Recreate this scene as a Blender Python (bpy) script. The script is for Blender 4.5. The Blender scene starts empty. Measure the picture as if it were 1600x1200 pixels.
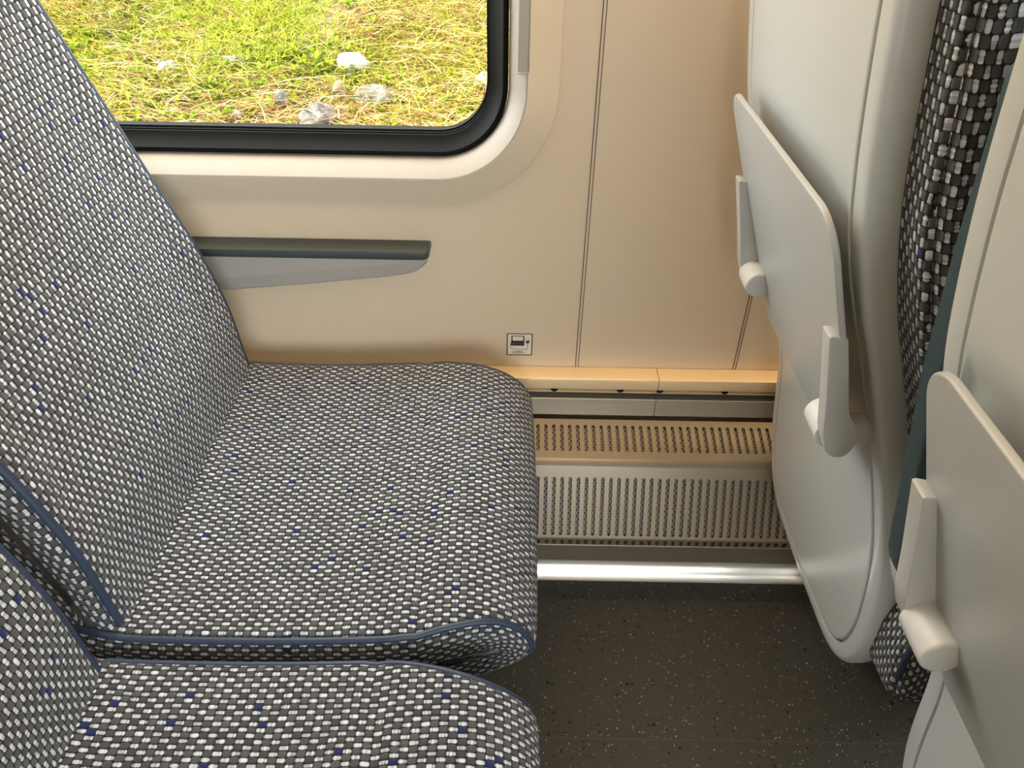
import bpy, bmesh, math, random
import numpy as np
from mathutils import Vector, Matrix

S = bpy.context.scene
COL = S.collection
random.seed(7)
RNG = np.random.default_rng(11)

# ------------------------------------------------------------------ camera
TH, ROLL = math.radians(36.8), math.radians(1.0)
fw = Vector((0, math.cos(TH), -math.sin(TH)))
up0 = Vector((0, math.sin(TH), math.cos(TH)))
rt0 = Vector((1, 0, 0))
rt = rt0*math.cos(ROLL) + up0*math.sin(ROLL)
up = up0*math.cos(ROLL) - rt0*math.sin(ROLL)
cam = bpy.data.cameras.new('camera')
cam.sensor_fit = 'HORIZONTAL'; cam.sensor_width = 36.0
cam.lens = 36.0*1202.0/1600.0
cam.clip_start = 0.02; cam.clip_end = 200
cob = bpy.data.objects.new('camera', cam); COL.objects.link(cob)
M = Matrix((rt, up, -fw)).transposed().to_4x4(); M.translation = Vector((0, 0, 1.2))
cob.matrix_world = M
S.camera = cob

# ------------------------------------------------------------------ world, sun, lamps, exposure
S.view_settings.view_transform = 'Standard'
S.view_settings.look = 'None'
S.view_settings.gamma = 1.0
S.view_settings.use_curve_mapping = False
S.view_settings.exposure = 0.1

W = bpy.data.worlds.new('sky'); S.world = W; W.use_nodes = True
nt = W.node_tree; nt.nodes.clear()
wo = nt.nodes.new('ShaderNodeOutputWorld'); bg = nt.nodes.new('ShaderNodeBackground')
bg.inputs['Strength'].default_value = 10.5
_tc = nt.nodes.new('ShaderNodeTexCoord'); _sp = nt.nodes.new('ShaderNodeSeparateXYZ'); nt.links.new(_tc.outputs['Generated'], _sp.inputs[0])
_cr = nt.nodes.new('ShaderNodeValToRGB'); _e = _cr.color_ramp.elements      # thin even overcast, a little bluer overhead
_e[0].position = 0.45; _e[0].color = (0.86, 0.89, 0.90, 1); _e[1].position = 1.0; _e[1].color = (0.76, 0.84, 0.92, 1)
nt.links.new(_sp.outputs[2], _cr.inputs[0]); nt.links.new(_cr.outputs[0], bg.inputs['Color'])
nt.links.new(bg.outputs[0], wo.inputs['Surface'])

sun = bpy.data.lights.new('sun', 'SUN'); sun.energy = 26.0; sun.angle = math.radians(0.6)
sun.color = (1.0, 0.93, 0.80)
so = bpy.data.objects.new('sun', sun); COL.objects.link(so)
so.rotation_euler = Vector((-0.74, -0.12, 0.70)).to_track_quat('Z', 'Y').to_euler()   # light comes from this side

WY = 1.12            # window wall plane
OY = -1.75           # opposite wall plane
CZ = 2.15            # ceiling
BACKW = [(-0.15, 1.45), (1.62, 2.7)]  # unseen opposite windows, laid out to light the window wall and spare seat flanks
for (x0, x1), y, d in [((a, b), WY+0.06, -1) for a, b in ((-3.4, -1.85), (-1.70, -0.012), (1.45, 2.7))] + [(w, OY-0.07, 1) for w in BACKW]:
    l = bpy.data.lights.new('window_portal', 'AREA'); l.shape = 'RECTANGLE'
    l.size, l.size_y = x1-x0, (0.815 if d < 0 else 1.0); l.cycles.is_portal = True
    o = bpy.data.objects.new('window_portal', l); COL.objects.link(o)
    o.location = ((x0+x1)/2, y, 1.193 if d < 0 else 1.25)
    o.rotation_euler = (math.radians(90*d), 0, 0)
# warm ceiling lamp strips of the carriage
for nm, yy, zz, e, c in (('reading_strip_lamp', 1.02, 2.02, 36.0, (1.0, 0.66, 0.34)), ('ceiling_lamp', 0.0, CZ-0.035, 4.0, (1.0, 0.84, 0.66))):
    l = bpy.data.lights.new(nm, 'AREA'); l.shape = 'RECTANGLE'
    l.size, l.size_y = 5.6, 0.10; l.energy = e; l.color = c
    o = bpy.data.objects.new(nm, l); COL.objects.link(o)
    o.location = (-0.4, yy, zz)

# ------------------------------------------------------------------ helpers
def lin(c):
    return tuple(((v/255)/12.92 if v/255 <= 0.04045 else ((v/255+0.055)/1.055)**2.4) for v in c) + (1.0,)

def mat(name, rgb, rough=0.5, metal=0.0, spec=0.5, noise=0.0, nscale=40, bump=0.0, bscale=600, coat=0.0):
    m = bpy.data.materials.new(name); m.use_nodes = True
    t = m.node_tree; b = t.nodes['Principled BSDF']
    b.inputs['Base Color'].default_value = lin(rgb)
    b.inputs['Roughness'].default_value = rough; b.inputs['Metallic'].default_value = metal
    b.inputs['Specular IOR Level'].default_value = spec; b.inputs['Coat Weight'].default_value = coat
    tc = t.nodes.new('ShaderNodeTexCoord')
    if noise:
        n = t.nodes.new('ShaderNodeTexNoise'); n.inputs['Scale'].default_value = nscale; n.inputs['Detail'].default_value = 4
        t.links.new(tc.outputs['Object'], n.inputs['Vector'])
        mx = t.nodes.new('ShaderNodeMix'); mx.data_type = 'RGBA'; mx.blend_type = 'MULTIPLY'; mx.inputs['Factor'].default_value = noise
        mx.inputs['A'].default_value = lin(rgb); t.links.new(n.outputs['Color'], mx.inputs['B'])
        h = t.nodes.new('ShaderNodeRGBToBW'); t.links.new(n.outputs['Color'], h.inputs[0]); t.links.new(h.outputs[0], mx.inputs['B'])
        t.links.new(mx.outputs['Result'], b.inputs['Base Color'])
    if bump:
        n2 = t.nodes.new('ShaderNodeTexNoise'); n2.inputs['Scale'].default_value = bscale
        t.links.new(tc.outputs['Object'], n2.inputs['Vector'])
        bp = t.nodes.new('ShaderNodeBump'); bp.inputs['Strength'].default_value = bump; bp.inputs['Distance'].default_value = 0.001
        t.links.new(n2.outputs[0], bp.inputs['Height']); t.links.new(bp.outputs[0], b.inputs['Normal'])
    return m

class NG:
    """tiny node-expression helper"""
    def __init__(s, m): s.t = m.node_tree
    def m(s, op, a, b=None, c=None):
        n = s.t.nodes.new('ShaderNodeMath'); n.operation = op
        for i, v in enumerate((a, b, c)):
            if v is None: continue
            if isinstance(v, (int, float)): n.inputs[i].default_value = v
            else: s.t.links.new(v, n.inputs[i])
        return n.outputs[0]
    def mix(s, f, a, b):
        n = s.t.nodes.new('ShaderNodeMix'); n.data_type = 'RGBA'
        for k, v in (('Factor', f), ('A', a), ('B', b)):
            if isinstance(v, (int, float, tuple)): n.inputs[k].default_value = v
            else: s.t.links.new(v, n.inputs[k])
        return n.outputs['Result']
    def smooth(s, v, a, b):
        n = s.t.nodes.new('ShaderNodeMapRange'); n.interpolation_type = 'SMOOTHSTEP'
        n.inputs['From Min'].default_value = a; n.inputs['From Max'].default_value = b
        s.t.links.new(v, n.inputs['Value']); return n.outputs[0]
    def vec(s, x, y, z=0.0):
        n = s.t.nodes.new('ShaderNodeCombineXYZ')
        for i, v in enumerate((x, y, z)):
            if isinstance(v, (int, float)): n.inputs[i].default_value = v
            else: s.t.links.new(v, n.inputs[i])
        return n.outputs[0]
    def white(s, v):
        n = s.t.nodes.new('ShaderNodeTexWhiteNoise'); n.noise_dimensions = '3D'; s.t.links.new(v, n.inputs['Vector']); return n.outputs['Value']

CU, CV = 0.0060, 0.0092      # weave cell: across the seat, along the seat
def fabric_material():
    m = bpy.data.materials.new('woven_moquette'); m.use_nodes = True
    t = m.node_tree; b = t.nodes['Principled BSDF']; g = NG(m)
    uv = t.nodes.new('ShaderNodeUVMap'); sp = t.nodes.new('ShaderNodeSeparateXYZ'); t.links.new(uv.outputs[0], sp.inputs[0])
    wv = t.nodes.new('ShaderNodeTexNoise'); wv.inputs['Scale'].default_value = 16; t.links.new(uv.outputs[0], wv.inputs['Vector'])
    wc = t.nodes.new('ShaderNodeSeparateColor'); t.links.new(wv.outputs['Color'], wc.inputs[0])
    a = g.m('ADD', g.m('DIVIDE', sp.outputs[0], CU), g.m('MULTIPLY', wc.outputs[0], 0.7)); c = g.m('ADD', g.m('DIVIDE', sp.outputs[1], CV), g.m('MULTIPLY', wc.outputs[1], 0.5))
    # along every column thin light cells alternate with taller dark ones, neighbouring columns offset by half a pair
    LT = 0.80
    j = g.m('FLOOR', c); fc = g.m('SUBTRACT', c, j)
    odd = g.m('FLOORED_MODULO', j, 2.0)
    pr = g.m('MULTIPLY', g.m('ADD', a, odd), 0.5); pi = g.m('FLOOR', pr); tt = g.m('MULTIPLY', g.m('SUBTRACT', pr, pi), 2.0)
    par = g.m('LESS_THAN', tt, LT)                                          # 1 = light cell
    npar = g.m('SUBTRACT', 1.0, par)
    fa = g.m('ADD', g.m('MULTIPLY', par, g.m('DIVIDE', tt, LT)), g.m('MULTIPLY', npar, g.m('DIVIDE', g.m('SUBTRACT', tt, LT), 2.0-LT)))
    i = g.m('ADD', g.m('MULTIPLY', pi, 2.0), npar)
    # yarn strands inside a cell
    st = g.m('FLOOR', g.m('MULTIPLY', c, 5.0))
    rs = g.white(g.vec(i, st, 3.0))
    rc = g.white(g.vec(i, j, 7.0))
    ca = g.m('ABSOLUTE', g.m('SUBTRACT', fa, 0.5)); cc = g.m('ABSOLUTE', g.m('SUBTRACT', fc, 0.5))
    # light cell mask: ragged edges
    lim = g.m('ADD', 0.33, g.m('MULTIPLY', rs, 0.14))
    dl = g.m('ADD', g.m('POWER', g.m('DIVIDE', ca, lim), 2.6), g.m('POWER', g.m('MULTIPLY', cc, 2.08), 5.0))
    lightm = g.m('SUBTRACT', 1.0, g.smooth(dl, 0.80, 1.25))
    dd = g.m('ADD', g.m('POWER', g.m('MULTIPLY', ca, 2.10), 3.2), g.m('POWER', g.m('MULTIPLY', cc, 2.22), 3.8))
    darkm = g.m('SUBTRACT', 1.0, g.smooth(dd, 0.70, 1.25))
    mask = g.m('ADD', g.m('MULTIPLY', par, lightm), g.m('MULTIPLY', g.m('SUBTRACT', 1.0, par), darkm))
    fine = t.nodes.new('ShaderNodeTexNoise'); fine.inputs['Scale'].default_value = 2600; fine.inputs['Detail'].default_value = 2
    t.links.new(uv.outputs[0], fine.inputs['Vector'])
    fv = g.m('ADD', 0.70, g.m('MULTIPLY', fine.outputs[0], 0.6))
    lightc = g.mix(rs, lin((154, 159, 167)), lin((214, 219, 226)))
    darkc = g.mix(rc, lin((62, 64, 67)), lin((84, 86, 89)))
    blue = g.m('MULTIPLY', g.m('GREATER_THAN', g.white(g.vec(i, j, 1.0)), 0.972), g.m('SUBTRACT', 1.0, par))
    darkc = g.mix(blue, darkc, lin((30, 42, 88)))
    cellc = g.mix(par, darkc, lightc)
    vm = t.nodes.new('ShaderNodeVectorMath'); vm.operation = 'SCALE'; t.links.new(cellc, vm.inputs[0]); t.links.new(fv, vm.inputs['Scale'])
    col = g.mix(mask, lin((12, 12, 13)), vm.outputs[0])
    t.links.new(col, b.inputs['Base Color'])
    b.inputs['Roughness'].default_value = 0.9; b.inputs['Specular IOR Level'].default_value = 0.15
    b.inputs['Sheen Weight'].default_value = 0.15
    # relief: rounded cells, dark ones a little prouder
    ra = g.m('SUBTRACT', 1.0, g.m('POWER', g.m('MULTIPLY', ca, 2.0), 2.0)); rr = g.m('SUBTRACT', 1.0, g.m('POWER', g.m('MULTIPLY', cc, 2.0), 4.0))
    dome = g.m('MULTIPLY', g.m('SQRT', g.m('MAXIMUM', ra, 0.0)), g.m('SQRT', g.m('MAXIMUM', rr, 0.0)))
    hh = g.m('MULTIPLY', dome, g.m('SUBTRACT', 1.0, g.m('MULTIPLY', par, 0.30)))
    hh = g.m('ADD', hh, g.m('MULTIPLY', fine.outputs[0], 0.12))
    bp = t.nodes.new('ShaderNodeBump'); bp.inputs['Strength'].default_value = 1.0; bp.inputs['Distance'].default_value = 0.0032
    t.links.new(hh, bp.inputs['Height']); t.links.new(bp.outputs[0], b.inputs['Normal'])
    return m

def floor_material():
    m = bpy.data.materials.new('speckled_vinyl'); m.use_nodes = True
    t = m.node_tree; b = t.nodes['Principled BSDF']; g = NG(m)
    tc = t.nodes.new('ShaderNodeTexCoord')
    col = lin((67, 65, 58))
    for sc, thr, size, c in ((150, 0.90, 0.15, (30, 30, 31)), (190, 0.905, 0.13, (160, 157, 148)), (110, 0.955, 0.17, (22, 22, 24)), (230, 0.92, 0.12, (140, 138, 130))):
        wn = t.nodes.new('ShaderNodeTexNoise'); wn.inputs['Scale'].default_value = sc*2.2
        t.links.new(tc.outputs['Object'], wn.inputs['Vector'])
        ad = t.nodes.new('ShaderNodeVectorMath'); ad.operation = 'MULTIPLY_ADD'
        t.links.new(wn.outputs['Color'], ad.inputs[0]); ad.inputs[1].default_value = (0.006,)*3; t.links.new(tc.outputs['Object'], ad.inputs[2])
        v = t.nodes.new('ShaderNodeTexVoronoi'); v.voronoi_dimensions = '2D'; v.inputs['Scale'].default_value = sc
        t.links.new(ad.outputs[0], v.inputs['Vector'])
        s2 = t.nodes.new('ShaderNodeSeparateColor'); t.links.new(v.outputs['Color'], s2.inputs[0])
        f = g.m('MULTIPLY', g.m('GREATER_THAN', s2.outputs[0], thr), g.m('LESS_THAN', v.outputs['Distance'], g.m('MULTIPLY', s2.outputs[1], size*2)))
        col = g.mix(f, col, lin(c))
    t.links.new(col, b.inputs['Base Color'])
    b.inputs['Roughness'].default_value = 0.55; b.inputs['Specular IOR Level'].default_value = 0.35
    n2 = t.nodes.new('ShaderNodeTexNoise'); n2.inputs['Scale'].default_value = 500; t.links.new(tc.outputs['Object'], n2.inputs['Vector'])
    bp = t.nodes.new('ShaderNodeBump'); bp.inputs['Strength'].default_value = 0.15; bp.inputs['Distance'].default_value = 0.001
    t.links.new(n2.outputs[0], bp.inputs['Height']); t.links.new(bp.outputs[0], b.inputs['Normal'])
    return m

def mesh_material():
    """expanded metal mesh behind the grille slots (diamond pattern)"""
    m = bpy.data.materials.new('expanded_metal_mesh'); m.use_nodes = True
    t = m.node_tree; b = t.nodes['Principled BSDF']; g = NG(m)
    uv = t.nodes.new('ShaderNodeUVMap'); sp = t.nodes.new('ShaderNodeSeparateXYZ'); t.links.new(uv.outputs[0], sp.inputs[0])
    a = g.m('DIVIDE', sp.outputs[0], 0.0058); c = g.m('DIVIDE', sp.outputs[1], 0.0105)
    da = g.m('ABSOLUTE', g.m('SUBTRACT', g.m('FRACT', g.m('ADD', a, c)), 0.5)); db = g.m('ABSOLUTE', g.m('SUBTRACT', g.m('FRACT', g.m('SUBTRACT', a, c)), 0.5))
    hole = g.m('MULTIPLY', g.smooth(da, 0.20, 0.12) if False else g.m('LESS_THAN', da, 0.30), g.m('LESS_THAN', db, 0.30))
    t.links.new(g.mix(hole, lin((126, 121, 112)), lin((8, 8, 7))), b.inputs['Base Color'])
    b.inputs['Roughness'].default_value = 0.5
    b.inputs['Metallic'].default_value = 0.0
    return m

def speck_rock(name, c1, c2):
    m = bpy.data.materials.new(name); m.use_nodes = True
    t = m.node_tree; b = t.nodes['Principled BSDF']; g = NG(m)
    tc = t.nodes.new('ShaderNodeTexCoord'); n = t.nodes.new('ShaderNodeTexNoise'); n.inputs['Scale'].default_value = 22; n.inputs['Detail'].default_value = 8
    t.links.new(tc.outputs['Object'], n.inputs['Vector'])
    t.links.new(g.mix(g.smooth(n.outputs[0], 0.35, 0.65), lin(c1), lin(c2)), b.inputs['Base Color'])
    b.inputs['Roughness'].default_value = 0.9
    bp = t.nodes.new('ShaderNodeBump'); bp.inputs['Distance'].default_value = 0.01; t.links.new(n.outputs[0], bp.inputs['Height']); t.links.new(bp.outputs[0], b.inputs['Normal'])
    return m

def blade_material(name, c1, c2, c3, trans=0.35):
    """leaf colour varies per blade (UV.x holds a random number, UV.y the height)"""
    m = bpy.data.materials.new(name); m.use_nodes = True
    t = m.node_tree; g = NG(m); t.nodes.remove(t.nodes['Principled BSDF'])
    uv = t.nodes.new('ShaderNodeUVMap'); sp = t.nodes.new('ShaderNodeSeparateXYZ'); t.links.new(uv.outputs[0], sp.inputs[0])
    r = t.nodes.new('ShaderNodeValToRGB'); e = r.color_ramp.elements
    e[0].color = lin(c1); e[1].color = lin(c3); x = e.new(0.5); x.color = lin(c2)
    t.links.new(sp.outputs[0], r.inputs[0])
    d = t.nodes.new('ShaderNodeBsdfDiffuse'); tr = t.nodes.new('ShaderNodeBsdfTranslucent'); mx = t.nodes.new('ShaderNodeMixShader')
    mx.inputs[0].default_value = trans
    for n in (d, tr): t.links.new(r.outputs[0], n.inputs['Color'])
    t.links.new(d.outputs[0], mx.inputs[1]); t.links.new(tr.outputs[0], mx.inputs[2])
    t.links.new(mx.outputs[0], t.nodes['Material Output'].inputs['Surface'])
    return m

def link(name, me, m=None, parent=None):
    o = bpy.data.objects.new(name, me); COL.objects.link(o)
    if m: me.materials.append(m)
    if parent: o.parent = parent
    return o

def mk(name, V, F, m=None, parent=None, uv=None, smooth=True, weld=0.0, sharp=40):
    me = bpy.data.meshes.new(name)
    me.from_pydata([tuple(v) for v in V], [], [tuple(f) for f in F])
    if uv is not None:
        l = me.uv_layers.new(name='UVMap')
        idx = np.zeros(len(me.loops), dtype=np.int32); me.loops.foreach_get('vertex_index', idx)
        l.data.foreach_set('uv', np.asarray(uv, dtype=np.float32)[idx].ravel())
    bm = bmesh.new(); bm.from_mesh(me)
    if weld: bmesh.ops.remove_doubles(bm, verts=bm.verts, dist=weld)
    bmesh.ops.recalc_face_normals(bm, faces=bm.faces)
    bm.to_mesh(me); bm.free()
    if smooth:
        me.polygons.foreach_set('use_smooth', [True]*len(me.polygons))
        me.set_sharp_from_angle(angle=math.radians(sharp))
    return link(name, me, m, parent)

def empty(name, loc=(0, 0, 0)):
    o = bpy.data.objects.new(name, None); COL.objects.link(o); o.location = loc; o.empty_display_size = 0.1
    return o

def tag(o, label=None, cat=None, group=None, kind=None):
    if label: o['label'] = label
    if cat: o['category'] = cat
    if group: o['group'] = group
    if kind: o['kind'] = kind
    return o

class MB:
    def __init__(s): s.V = []; s.F = []
    def add(s, V, F):
        n = len(s.V); s.V += [tuple(v) for v in V]; s.F += [tuple(i+n for i in f) for f in F]
    def box(s, x0, x1, y0, y1, z0, z1):
        s.add([(x, y, z) for x in (x0, x1) for y in (y0, y1) for z in (z0, z1)],
              [(0, 1, 3, 2), (4, 6, 7, 5), (0, 4, 5, 1), (2, 3, 7, 6), (0, 2, 6, 4), (1, 5, 7, 3)])
    def build(s, name, m, parent=None, bevel=0.0, smooth=True, seg=3):
        o = mk(name, s.V, s.F, m, parent, smooth=False)
        if bevel:
            bm = bmesh.new(); bm.from_mesh(o.data)
            es = [e for e in bm.edges if len(e.link_faces) == 2 and e.calc_face_angle() > 0.6]
            bmesh.ops.bevel(bm, geom=es, offset=bevel, segments=seg, profile=0.5, affect='EDGES', clamp_overlap=True)
            bm.to_mesh(o.data); bm.free()
        if smooth:
            o.data.polygons.foreach_set('use_smooth', [True]*len(o.data.polygons)); o.data.set_sharp_from_angle(angle=math.radians(38))
        return o

def tube_vf(P, r, n=10, closed=False):
    P = [Vector(p) for p in P]; V = []; F = []; N = len(P)
    ref = None
    for k, p in enumerate(P):
        a = P[k-1] if (k > 0 or closed) else p; b = P[(k+1) % N] if (k < N-1 or closed) else p
        d = (b-a).normalized()
        if ref is None:
            ref = Vector((0, 0, 1)) if abs(d.z) < 0.9 else Vector((1, 0, 0))
        u = (ref - d*ref.dot(d)).normalized(); ref = u; w = d.cross(u)
        rr = r[k] if isinstance(r, (list, tuple)) else r
        for q in range(n):
            an = 2*math.pi*q/n; V.append(p + u*(rr*math.cos(an)) + w*(rr*math.sin(an)))
    for k in range(N if closed else N-1):
        for q in range(n):
            a, b = k*n+q, k*n+(q+1) % n; k2 = (k+1) % N
            F.append((a, b, k2*n+(q+1) % n, k2*n+q))
    if not closed:
        F.append(tuple(range(n))[::-1]); F.append(tuple((N-1)*n+q for q in range(n)))
    return V, F

def catmull(P, n=8, closed=False):
    P = [np.array(p, float) for p in P]; N = len(P); out = []
    for k in range(N if closed else N-1):
        if closed: p0, p1, p2, p3 = P[k-1], P[k], P[(k+1) % N], P[(k+2) % N]
        else: p0, p1, p2, p3 = P[max(k-1, 0)], P[k], P[k+1], P[min(k+2, N-1)]
        for q in range(n):
            t = q/n
            out.append(0.5*((2*p1) + (-p0+p2)*t + (2*p0-5*p1+4*p2-p3)*t*t + (-p0+3*p1-3*p2+p3)*t**3))
    if not closed: out.append(P[-1])
    return np.array(out)

def resample(P, n, closed=False):
    P = np.asarray(P, float); Q = np.vstack([P, P[:1]]) if closed else P
    d = np.r_[0, np.cumsum(np.linalg.norm(np.diff(Q, axis=0), axis=1))]
    s = np.linspace(0, d[-1], n, endpoint=not closed)
    return np.stack([np.interp(s, d, Q[:, k]) for k in range(Q.shape[1])], 1)

def rrect(x0, x1, z0, z1, r, n=12):
    """rounded rectangle, counter-clockwise"""
    out = []
    for cx, cz, a0 in ((x1-r, z0+r, -90), (x1-r, z1-r, 0), (x0+r, z1-r, 90), (x0+r, z0+r, 180)):
        for k in range(n+1):
            a = math.radians(a0+90*k/n); out.append((cx+r*math.cos(a), cz+r*math.sin(a)))
    return np.array(out)

def inset(P, d):
    """move a closed counter-clockwise outline inwards by d"""
    P = np.asarray(P, float); t = np.roll(P, -1, 0)-np.roll(P, 1, 0)
    n = np.stack([-t[:, 1], t[:, 0]], 1); n /= np.linalg.norm(n, axis=1)[:, None]+1e-12
    return P+n*d

def ccw(P):
    P = np.asarray(P, float); a = np.sum(P[:, 0]*np.roll(P[:, 1], -1)-np.roll(P[:, 0], -1)*P[:, 1])
    return P if a > 0 else P[::-1]

def slab(name, outline, f, h0, h1, bevel, m, parent=None, seg=4):
    """rounded-edge slab: outline (a,b) counter-clockwise, f(a,b,h) -> point"""
    outline = ccw(outline); N = len(outline); rings = []
    for k in range(seg+1):
        a = math.pi/2*k/seg; rings.append((inset(outline, bevel*(1-math.sin(a))), h0+bevel*(1-math.cos(a))))
    for k in range(seg+1):
        a = math.pi/2*k/seg; rings.append((inset(outline, bevel*(1-math.cos(a))), h1-bevel*(1-math.sin(a))))
    V = []; F = []
    for P, h in rings: V += [f(p[0], p[1], h) for p in P]
    for k in range(len(rings)-1):
        for q in range(N):
            F.append((k*N+q, k*N+(q+1) % N, (k+1)*N+(q+1) % N, (k+1)*N+q))
    F.append(tuple(range(N))[::-1]); F.append(tuple((len(rings)-1)*N+q for q in range(N)))
    return mk(name, V, F, m, parent, sharp=50)

def copy_tree(o, parent=None):
    c = o.copy(); COL.objects.link(c)
    if parent: c.parent = parent
    for ch in list(o.children): copy_tree(ch, c)
    return c

# ------------------------------------------------------------------ materials
M_WALL = mat('beige_wall_panel', (220, 203, 178), 0.42, spec=0.4, bump=0.04, bscale=900)
M_FRAME = mat('window_surround_plastic', (218, 204, 180), 0.38, spec=0.45)
M_FRAME2 = mat('window_surround_pale', (172, 168, 160), 0.35, spec=0.45)
M_GASKET = mat('black_rubber', (6, 8, 9), 0.5, spec=0.10, bump=0.15, bscale=400)
M_GROOVE = mat('dark_joint', (84, 72, 60), 0.7)
M_SHELL = mat('warm_grey_plastic', (195, 199, 198), 0.28, spec=0.45, bump=0.03, bscale=1200)
M_TRAY = mat('silver_grey_lacquer', (178, 181, 180), 0.34, metal=0.0, spec=0.5, bump=0.03, bscale=1500)
M_ARM = mat('pale_grey_tray_arm', (186, 187, 184), 0.36, spec=0.5)
M_HINGE = mat('pale_hinge_plastic', (206, 207, 205), 0.32, spec=0.5)
M_ALU = mat('brushed_anodised_aluminium', (206, 200, 188), 0.34, metal=0.75)
M_LEDGE_LAMPLIT = mat('lamp_tinted_ledge', (240, 218, 178), 0.42, metal=0.4)  # aluminium like the lower rail, with the lamp's gold glow put in its colour
M_GRILL = mat('painted_steel_grille', (141, 132, 117), 0.36, metal=0.5)
M_TRIM = mat('pale_metal_skirting', (236, 234, 226), 0.22, metal=0.6)
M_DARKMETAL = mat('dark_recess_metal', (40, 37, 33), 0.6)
M_BOLT = mat('black_bolt', (26, 27, 28), 0.3, metal=0.6)
M_TEAL = mat('dark_teal_vinyl', (52, 68, 72), 0.5, spec=0.4, bump=0.12, bscale=900)
M_REST = mat('slate_armrest_pad', (62, 72, 74), 0.42, spec=0.4, bump=0.15, bscale=900)
M_RESTBODY = mat('armrest_grey_plastic', (160, 158, 152), 0.45)
M_PIPE = mat('blue_grey_piping', (46, 58, 78), 0.45, spec=0.4, bump=0.1, bscale=900)
M_BASE = mat('seat_frame_steel', (70, 70, 70), 0.5, metal=0.3)
M_CEIL = mat('ceiling_white', (226, 222, 212), 0.6)
M_STICK = mat('sticker_white', (232, 226, 214), 0.35)
M_INK = mat('sticker_black', (16, 15, 15), 0.4)
M_INKLT = mat('sticker_key_grey', (120, 118, 116), 0.4)
M_FAB = fabric_material()
M_FLOOR = floor_material()
M_MESH = mesh_material()
M_GLASS = bpy.data.materials.new('window_glass'); M_GLASS.use_nodes = True
_t = M_GLASS.node_tree; _t.nodes.remove(_t.nodes['Principled BSDF'])
_tr = _t.nodes.new('ShaderNodeBsdfTransparent'); _tr.inputs[0].default_value = (0.97, 0.985, 0.975, 1)
_gl = _t.nodes.new('ShaderNodeBsdfGlossy'); _gl.inputs['Roughness'].default_value = 0.0
_mx = _t.nodes.new('ShaderNodeMixShader'); _mx.inputs[0].default_value = 0.04
_t.links.new(_tr.outputs[0], _mx.inputs[1]); _t.links.new(_gl.outputs[0], _mx.inputs[2]); _t.links.new(_mx.outputs[0], _t.nodes['Material Output'].inputs['Surface'])

# ------------------------------------------------------------------ the carriage shell
X0, X1 = -3.6, 2.8
b = MB(); b.box(X0, X1, OY-0.05, WY+0.05, -0.04, 0.0)
tag(b.build('floor', M_FLOOR, smooth=False), kind='structure')
b = MB(); b.box(X0, X1, 0.652, 0.6545, 0.0, 0.0006)
tag(b.build('trim_4', mat('vinyl_weld', (74, 70, 62), 0.6), smooth=False), 'straight seam running across the speckled floor', kind='structure')
b = MB(); b.box(X0, X1, OY-0.05, WY+0.05, CZ, CZ+0.05)
tag(b.build('ceiling', M_CEIL, smooth=False), kind='structure')
for nm, xa in (('wall_left', X0), ('wall_right', X1)):
    b = MB(); b.box(xa-0.05, xa+0.05, OY-0.05, WY+0.05, 0, CZ)
    tag(b.build(nm, M_WALL, smooth=False), kind='structure')

def wall_with_holes(name, y, dy, holes, m):
    """wall in the xz plane with rounded window openings"""
    bm = bmesh.new(); V = []; F = []
    xs = X0
    def quad(x0, x1, z0, z1):
        n = len(V); V.extend([(x0, y, z0), (x1, y, z0), (x1, y, z1), (x0, y, z1)]); F.append((n, n+1, n+2, n+3))
    for (x0, x1, z0, z1, r) in holes:
        quad(xs, x0-0.02, 0, CZ)
        P = rrect(x0, x1, z0, z1, r, 10); N = len(P); n0 = len(V)
        V.extend([(p[0], y, p[1]) for p in P])
        V.extend([(p[0], y+dy, p[1]) for p in P])
        for q in range(N): F.append((n0+q, n0+(q+1) % N, n0+N+(q+1) % N, n0+N+q))
        # surround: upper and lower halves as polygons
        xm = (x0+x1)/2
        c = len(V); V.extend([(x0-0.02, y, 0), (x1+0.02, y, 0), (x1+0.02, y, CZ), (x0-0.02, y, CZ), ])
        # right half ring indexes 0..N/2-1 run bottom-right -> top-right ; left half N/2..N-1
        h = N//2
        mids = len(V); V.extend([(xm, y, 0), (xm, y, CZ), (xm, y, z0), (xm, y, z1)])
        F.append(tuple([mids, c+1, c+2, mids+1, mids+3] + [n0+q for q in range(h-1, -1, -1)] + [mids+2]))
        F.append(tuple([mids+1, c+3, c, mids, mids+2] + [n0+q for q in range(N-1, h-1, -1)] + [mids+3]))
        xs = x1+0.02
    quad(xs, X1, 0, CZ)
    bm.free()
    return mk(name, V, F, m, smooth=False)

# window wall: one window in view, its neighbours to either side
WIN = [(-3.40, -1.85, 0.786, 1.60, 0.10), (-1.70, -0.012, 0.786, 1.60, 0.10), (1.45, 2.70, 0.786, 1.60, 0.10)]
wl = tag(wall_with_holes('wall_front', WY, 0.05, WIN, M_WALL), kind='structure')
tag(wall_with_holes('wall_back', OY, -0.05, [(a, b_, 0.75, 1.75, 0.08) for a, b_ in BACKW], M_WALL), kind='structure')

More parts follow.
